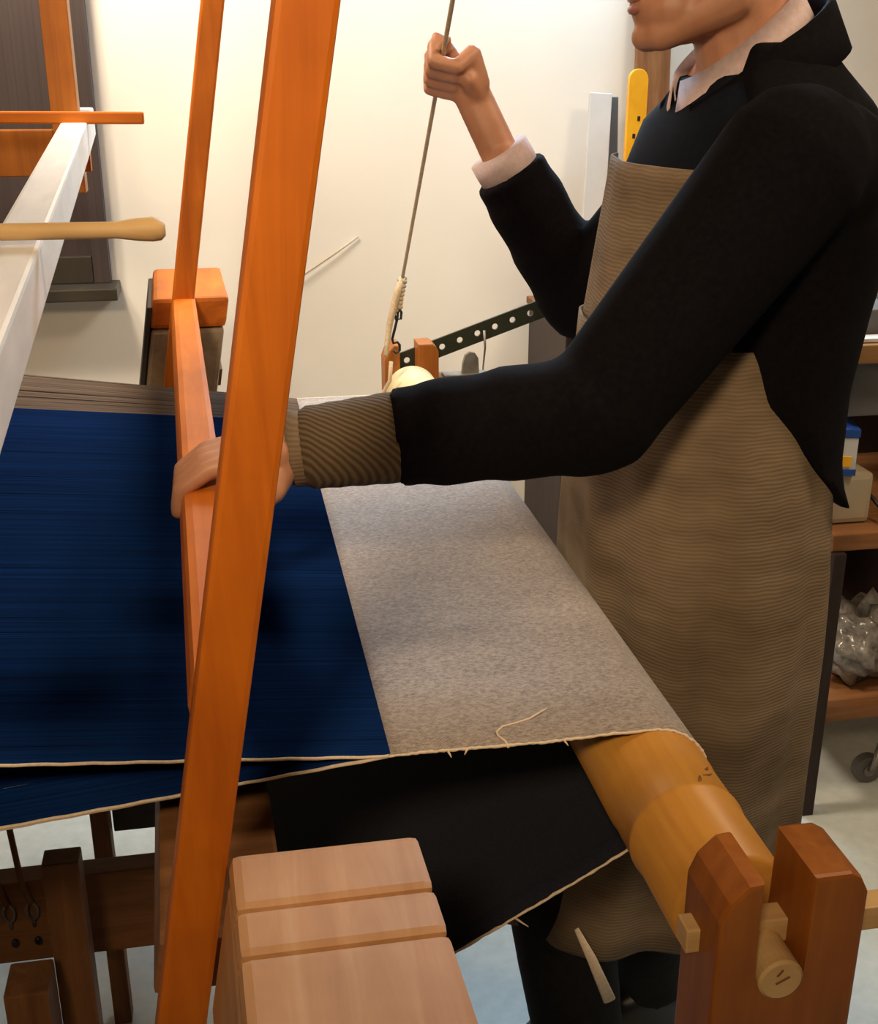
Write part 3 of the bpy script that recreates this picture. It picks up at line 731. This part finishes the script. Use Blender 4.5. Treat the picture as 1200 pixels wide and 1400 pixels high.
# face details
for s in (-1, 1):
    bm = bmesh.new(); ellip(bm, (0.491, YC+s*0.031, 1.616), (0.011, 0.012, 0.010), 14, 10); ey = put('eye', bm, M_EYE, man, True)
    bm = bmesh.new(); ellip(bm, (0.4815, YC+s*0.030, 1.614), (0.003, 0.006, 0.006), 12, 8); put('iris', bm, M_IRIS, ey, True)
    bm = bmesh.new(); tube(bm, [(0.480, YC+s*0.014, 1.648), (0.472, YC+s*0.032, 1.654), (0.488, YC+s*0.052, 1.648)], [0.004, 0.005, 0.003], 8); put('eyebrow', bm, M_HAIR, man, True)
bm = bmesh.new()
tube(bm, [(0.487, YC-0.022, 1.541), (0.4735, YC-0.010, 1.5445), (0.4725, YC, 1.543), (0.4735, YC+0.010, 1.5445), (0.487, YC+0.022, 1.541)], [0.002, 0.0042, 0.004, 0.0042, 0.002], 8)
tube(bm, [(0.487, YC-0.021, 1.538), (0.4745, YC-0.009, 1.533), (0.4735, YC, 1.5325), (0.4745, YC+0.009, 1.533), (0.487, YC+0.021, 1.538)], [0.002, 0.0046, 0.005, 0.0046, 0.002], 8)
put('lips', bm, M_LIPS, man, True)
bm = bmesh.new()
bmesh.ops.create_uvsphere(bm, u_segments=40, v_segments=24, radius=1.0)
for v in bm.verts:
    n = v.co.copy(); k = 1+0.012*math.sin(40*n.y+13*n.x)
    v.co = Vector((0.583+0.104*n.x*k, YC+0.083*n.y*k, 1.662+0.092*n.z*k))
kill = [v for v in bm.verts if v.co.z < 1.665-0.62*(v.co.x-0.545) and v.co.x < 0.60 or v.co.z < 1.585 or (v.co.x < 0.515 and v.co.z < 1.70)]
bmesh.ops.delete(bm, geom=kill, context='VERTS')
hair = put('hair', bm, M_HAIR, man, True)
md = hair.modifiers.new('thick', 'SOLIDIFY'); md.thickness = 0.012; md.offset = -1

for o in man.children:
    if o.name.split('.')[0] in ('eye', 'eyebrow', 'lips', 'hair'): o.data.transform(Matrix.Translation((-0.016, 0, 0)))
    for c in o.children: c.data.transform(Matrix.Translation((-0.016, 0, 0)))
# dark vest over the chest
bm = bmesh.new()
loft(bm, [(z, cx, cy, a+(0.007 if z < 1.3 else 0.015), b+(0.006 if z < 1.3 else 0.014)) for z, cx, cy, a, b in TORSO if 0.9 < z < 1.48]+[(1.484, 0.596, YC, 0.070, 0.082)], 40)
for v in bm.verts:
    if v.co.z > 1.40: v.co.z += (v.co.x-0.650)*0.16*(v.co.z-1.40)/0.08
put('vest', bm, M_VEST, man, True)
# pale shirt collar, standing at the neck, low in front and high behind
bm = bmesh.new(); NN = 72; rows_ = [[], [], []]
for k in range(NN+1):
    t = math.pi+math.radians(9)+(2*math.pi-math.radians(18))*k/NN; c, s = math.cos(t), math.sin(t)
    lift = 0.052*c
    pt = max(0.0, 1-abs(math.degrees(math.acos(max(-1, min(1, -c))))-24)/26.0)      # points of the turned-down collar
    rows_[0].append(bm.verts.new((0.582+0.061*c, YC+0.062*s, 1.475+lift)))
    rows_[1].append(bm.verts.new((0.576+0.064*c, YC+0.064*s, 1.512+lift)))
    rows_[2].append(bm.verts.new((0.586+(0.078+0.004*pt)*c, YC+0.080*s, 1.474+lift-0.020*pt)))
for i in (0, 1):
    for k in range(NN): bm.faces.new((rows_[i][k], rows_[i][k+1], rows_[i+1][k+1], rows_[i+1][k]))
co = put('shirt_collar', bm, M_SHIRT, man, True)
md = co.modifiers.new('thick', 'SOLIDIFY'); md.thickness = 0.003

# jacket: shell round sides and back, cut away in front and along a slanting hem, with two sleeves
bm = bmesh.new()
JT = [(0.985, 0.615, YC, 0.098, 0.175), (1.05, 0.612, YC, 0.108, 0.183), (1.13, 0.604, YC, 0.116, 0.186), (1.22, 0.606, YC, 0.128, 0.190), (1.32, 0.618, YC, 0.134, 0.200), (1.39, 0.622, YC, 0.122, 0.192), (1.44, 0.617, YC, 0.098, 0.155), (1.475, 0.614, YC, 0.077, 0.105), (1.500, 0.610, YC, 0.064, 0.082)]
def front(z):
    if z < 1.17: return 0.530+(1.17-z)*0.93
    if z < 1.36: return 0.530-(z-1.17)*0.05
    return 0.520+(z-1.36)*0.35
loft(bm, JT, 48, 2.4, front)
def sleeve(a, b, c, r, cuts, c0=0.0):
    A, B, C_ = Vector(a), Vector(b), Vector(c)
    capsule(bm, A, B, r[0], r[1], 18)
    dirv = (C_-B).normalized(); ln = (C_-B).length*cuts
    n = 9; pts, rr = [], []
    for i in range(n+1):
        t = i/n
        pts.append(B+dirv*(ln*t)); rr.append(r[1]+(r[2]-r[1])*t+0.0022*math.sin(i*2.1))
    tube(bm, pts, rr, 20)
    capsule(bm, B-dirv*0.005, B+dirv*0.01, r[1], r[1], 18)
    return B+dirv*ln, dirv
cutN, dN = sleeve(SHN, ELN, WRN, (0.078, 0.062, 0.050), 0.69)
cutF, dF = sleeve(SHF, ELF, WRF, (0.062, 0.060, 0.053), 0.93)
ellip(bm, (0.605, YC-0.165, 1.375), (0.085, 0.055, 0.075)); ellip(bm, (0.640, YC+0.145, 1.365), (0.070, 0.050, 0.070))
jac = fuse('jacket', bm, M_JACKET, man, 0.007, 3)
bm = bmesh.new()      # turned-down jacket collar
ra_, rb_ = [], []
for k in range(31):
    t = math.radians(-150+10*k); c, s = math.cos(t), math.sin(t)
    low = max(0, -c-0.2)
    ra_.append(bm.verts.new((0.604+(0.096+0.010*low)*c, YC+0.108*s, 1.450+0.050*c-0.01*low))); rb_.append(bm.verts.new((0.594+(0.082+0.014*low)*c, YC+0.086*s, 1.500+0.052*c-0.030*low)))
for k in range(30): bm.faces.new((ra_[k], ra_[k+1], rb_[k+1], rb_[k]))
jc = put('jacket_collar', bm, M_JACKET, jac, True)
md = jc.modifiers.new('thick', 'SOLIDIFY'); md.thickness = 0.007; md.offset = 0

# olive ribbed sleeve showing past the near jacket cuff; pale cuff on the far wrist
bm = bmesh.new()
dv = (WRN-ELN).normalized(); p0 = cutN-dv*0.025; p1 = WRN+dv*0.004
tube(bm, [p0.lerp(p1, i/10) for i in range(11)], [0.0465-0.0006*i+0.0008*(i % 2) for i in range(10)]+[0.035], 28)
o = put('ribbed_sleeve', bm, M_CORD, man, True); o['label'] = 'olive brown ribbed sleeve below the jacket cuff'
bm = bmesh.new(); tube(bm, [p1-dv*0.012, p1-dv*0.006, p1+dv*0.006, p1+dv*0.010], [0.034, 0.0375, 0.0375, 0.034], 24); put('sleeve_band', bm, M_APRON, man, True)
bm = bmesh.new(); dv = (WRF-ELF).normalized(); tube(bm, [cutF-dv*0.02, cutF+dv*0.012, cutF+dv*0.03], [0.042, 0.0435, 0.043], 26)
o = put('shirt_cuff', bm, M_SHIRT, man, True); o['label'] = 'pale pink shirt cuff'

# apron: bib on the chest, skirt wrapped to the back of the hips
def apron_surface(bm, rows, half_ang, NA, folds, thick=0.003):
    outer, inner = [], []
    for (z, cx, a, b, hb, amp) in rows:
        ro, ri = [], []
        for k in range(NA+1):
            t = math.pi+(2*k/NA-1)*math.radians(hb)
            c, s = math.cos(t), math.sin(t)
            f = amp*(math.sin(t*folds+z*3)+0.5*math.sin(t*folds*1.7+1.3+z*5))
            e = 2/2.4
            px = math.copysign(abs(c)**e, c); py = math.copysign(abs(s)**e, s)
            ro.append(bm.verts.new((cx+(a+f)*px, YC+(b+f)*py, z))); ri.append(bm.verts.new((cx+(a+f-thick)*px, YC+(b+f-thick)*py, z)))
        outer.append(ro); inner.append(ri)
    n = len(rows)
    for i in range(n-1):
        for k in range(NA):
            bm.faces.new((outer[i][k], outer[i][k+1], outer[i+1][k+1], outer[i+1][k])); bm.faces.new((inner[i][k], inner[i+1][k], inner[i+1][k+1], inner[i][k+1]))
        for k in (0, NA): bm.faces.new((outer[i][k], outer[i+1][k], inner[i+1][k], inner[i][k]))
    for i in (0, n-1):
        for k in range(NA): bm.faces.new((outer[i][k], outer[i][k+1], inner[i][k+1], inner[i][k]))
apr = boxo('apron', (0.452, 0.4555, YC-0.02, YC+0.02, 1.17, 1.18), M_APRON, man, 0)   # small waist tab that carries the two panels
apr['label'] = 'tan striped work apron'
bm = bmesh.new()
rows = []
for i in range(25):
    t = i/24; z = 1.19-t*0.76
    b = 0.172+0.040*min(t*2.5, 1)
    back = 0.712+0.006*t
    fr = 0.420 if z > 0.80 else 0.420-(0.80-z)*0.33
    if z > 1.0: fr = 0.420+(z-1.0)*0.03
    rows.append((z, (back+fr)/2, (back-fr)/2, b, 150, 0.002+0.007*t))
apron_surface(bm, rows, 150, 120, 9)
put('skirt_panel', bm, M_APRON, apr, True)
bm = bmesh.new(); rows = []
for i in range(15):
    t = i/14; z = 1.18+t*0.195
    cx = 0.578+0.024*t; a = 0.150-0.006*t; b = 0.168+0.014*t
    rows.append((z, cx, a, b, 78-34*t, 0.0025))
apron_surface(bm, rows, 70, 60, 7)
put('bib_panel', bm, M_APRON, apr, True)
bm = bmesh.new(); tube(bm, [(0.372, 1.118, 0.50), (0.392, 1.115, 0.455), (0.418, 1.112, 0.388)], [0.003, 0.006, 0.008], 8, 0.3, (0, 1, 0)); put('apron_tie', bm, M_CREAM, apr, True)

# trousers and shoes
bm = bmesh.new()
loft(bm, [(0.80, 0.578, YC, 0.110, 0.155), (0.90, 0.575, YC, 0.118, 0.162), (1.03, 0.574, YC, 0.120, 0.162)], 32)
for s, (hip, knee, ank) in LEGS.items():
    capsule(bm, hip, knee, 0.088, 0.070, 18)
    p1 = ank+Vector((0, 0, 0.005)); tube(bm, [knee+(ank-knee)*-0.05, knee.lerp(p1, 0.3), knee.lerp(p1, 0.7), p1], [0.070, 0.068, 0.062, 0.058], 18)
fuse('trousers', bm, M_TROUS, man, 0.008, 4)
for s, (hip, knee, ank) in LEGS.items():
    bm = bmesh.new()
    x, y = ank.x, ank.y
    loft(bm, [(0.0, x-0.055, y, 0.150, 0.048), (0.022, x-0.055, y, 0.152, 0.050), (0.045, x-0.05, y, 0.146, 0.047), (0.075, x-0.01, y, 0.098, 0.044), (0.11, x+0.008, y, 0.062, 0.046)], 28)
    shoe = put('shoe', bm, M_SHOE, man, True)
    bm = bmesh.new(); loft(bm, [(-0.001, x-0.055, y, 0.156, 0.053), (0.018, x-0.055, y, 0.156, 0.053)], 28); put('sole', bm, M_BLACKM, shoe)
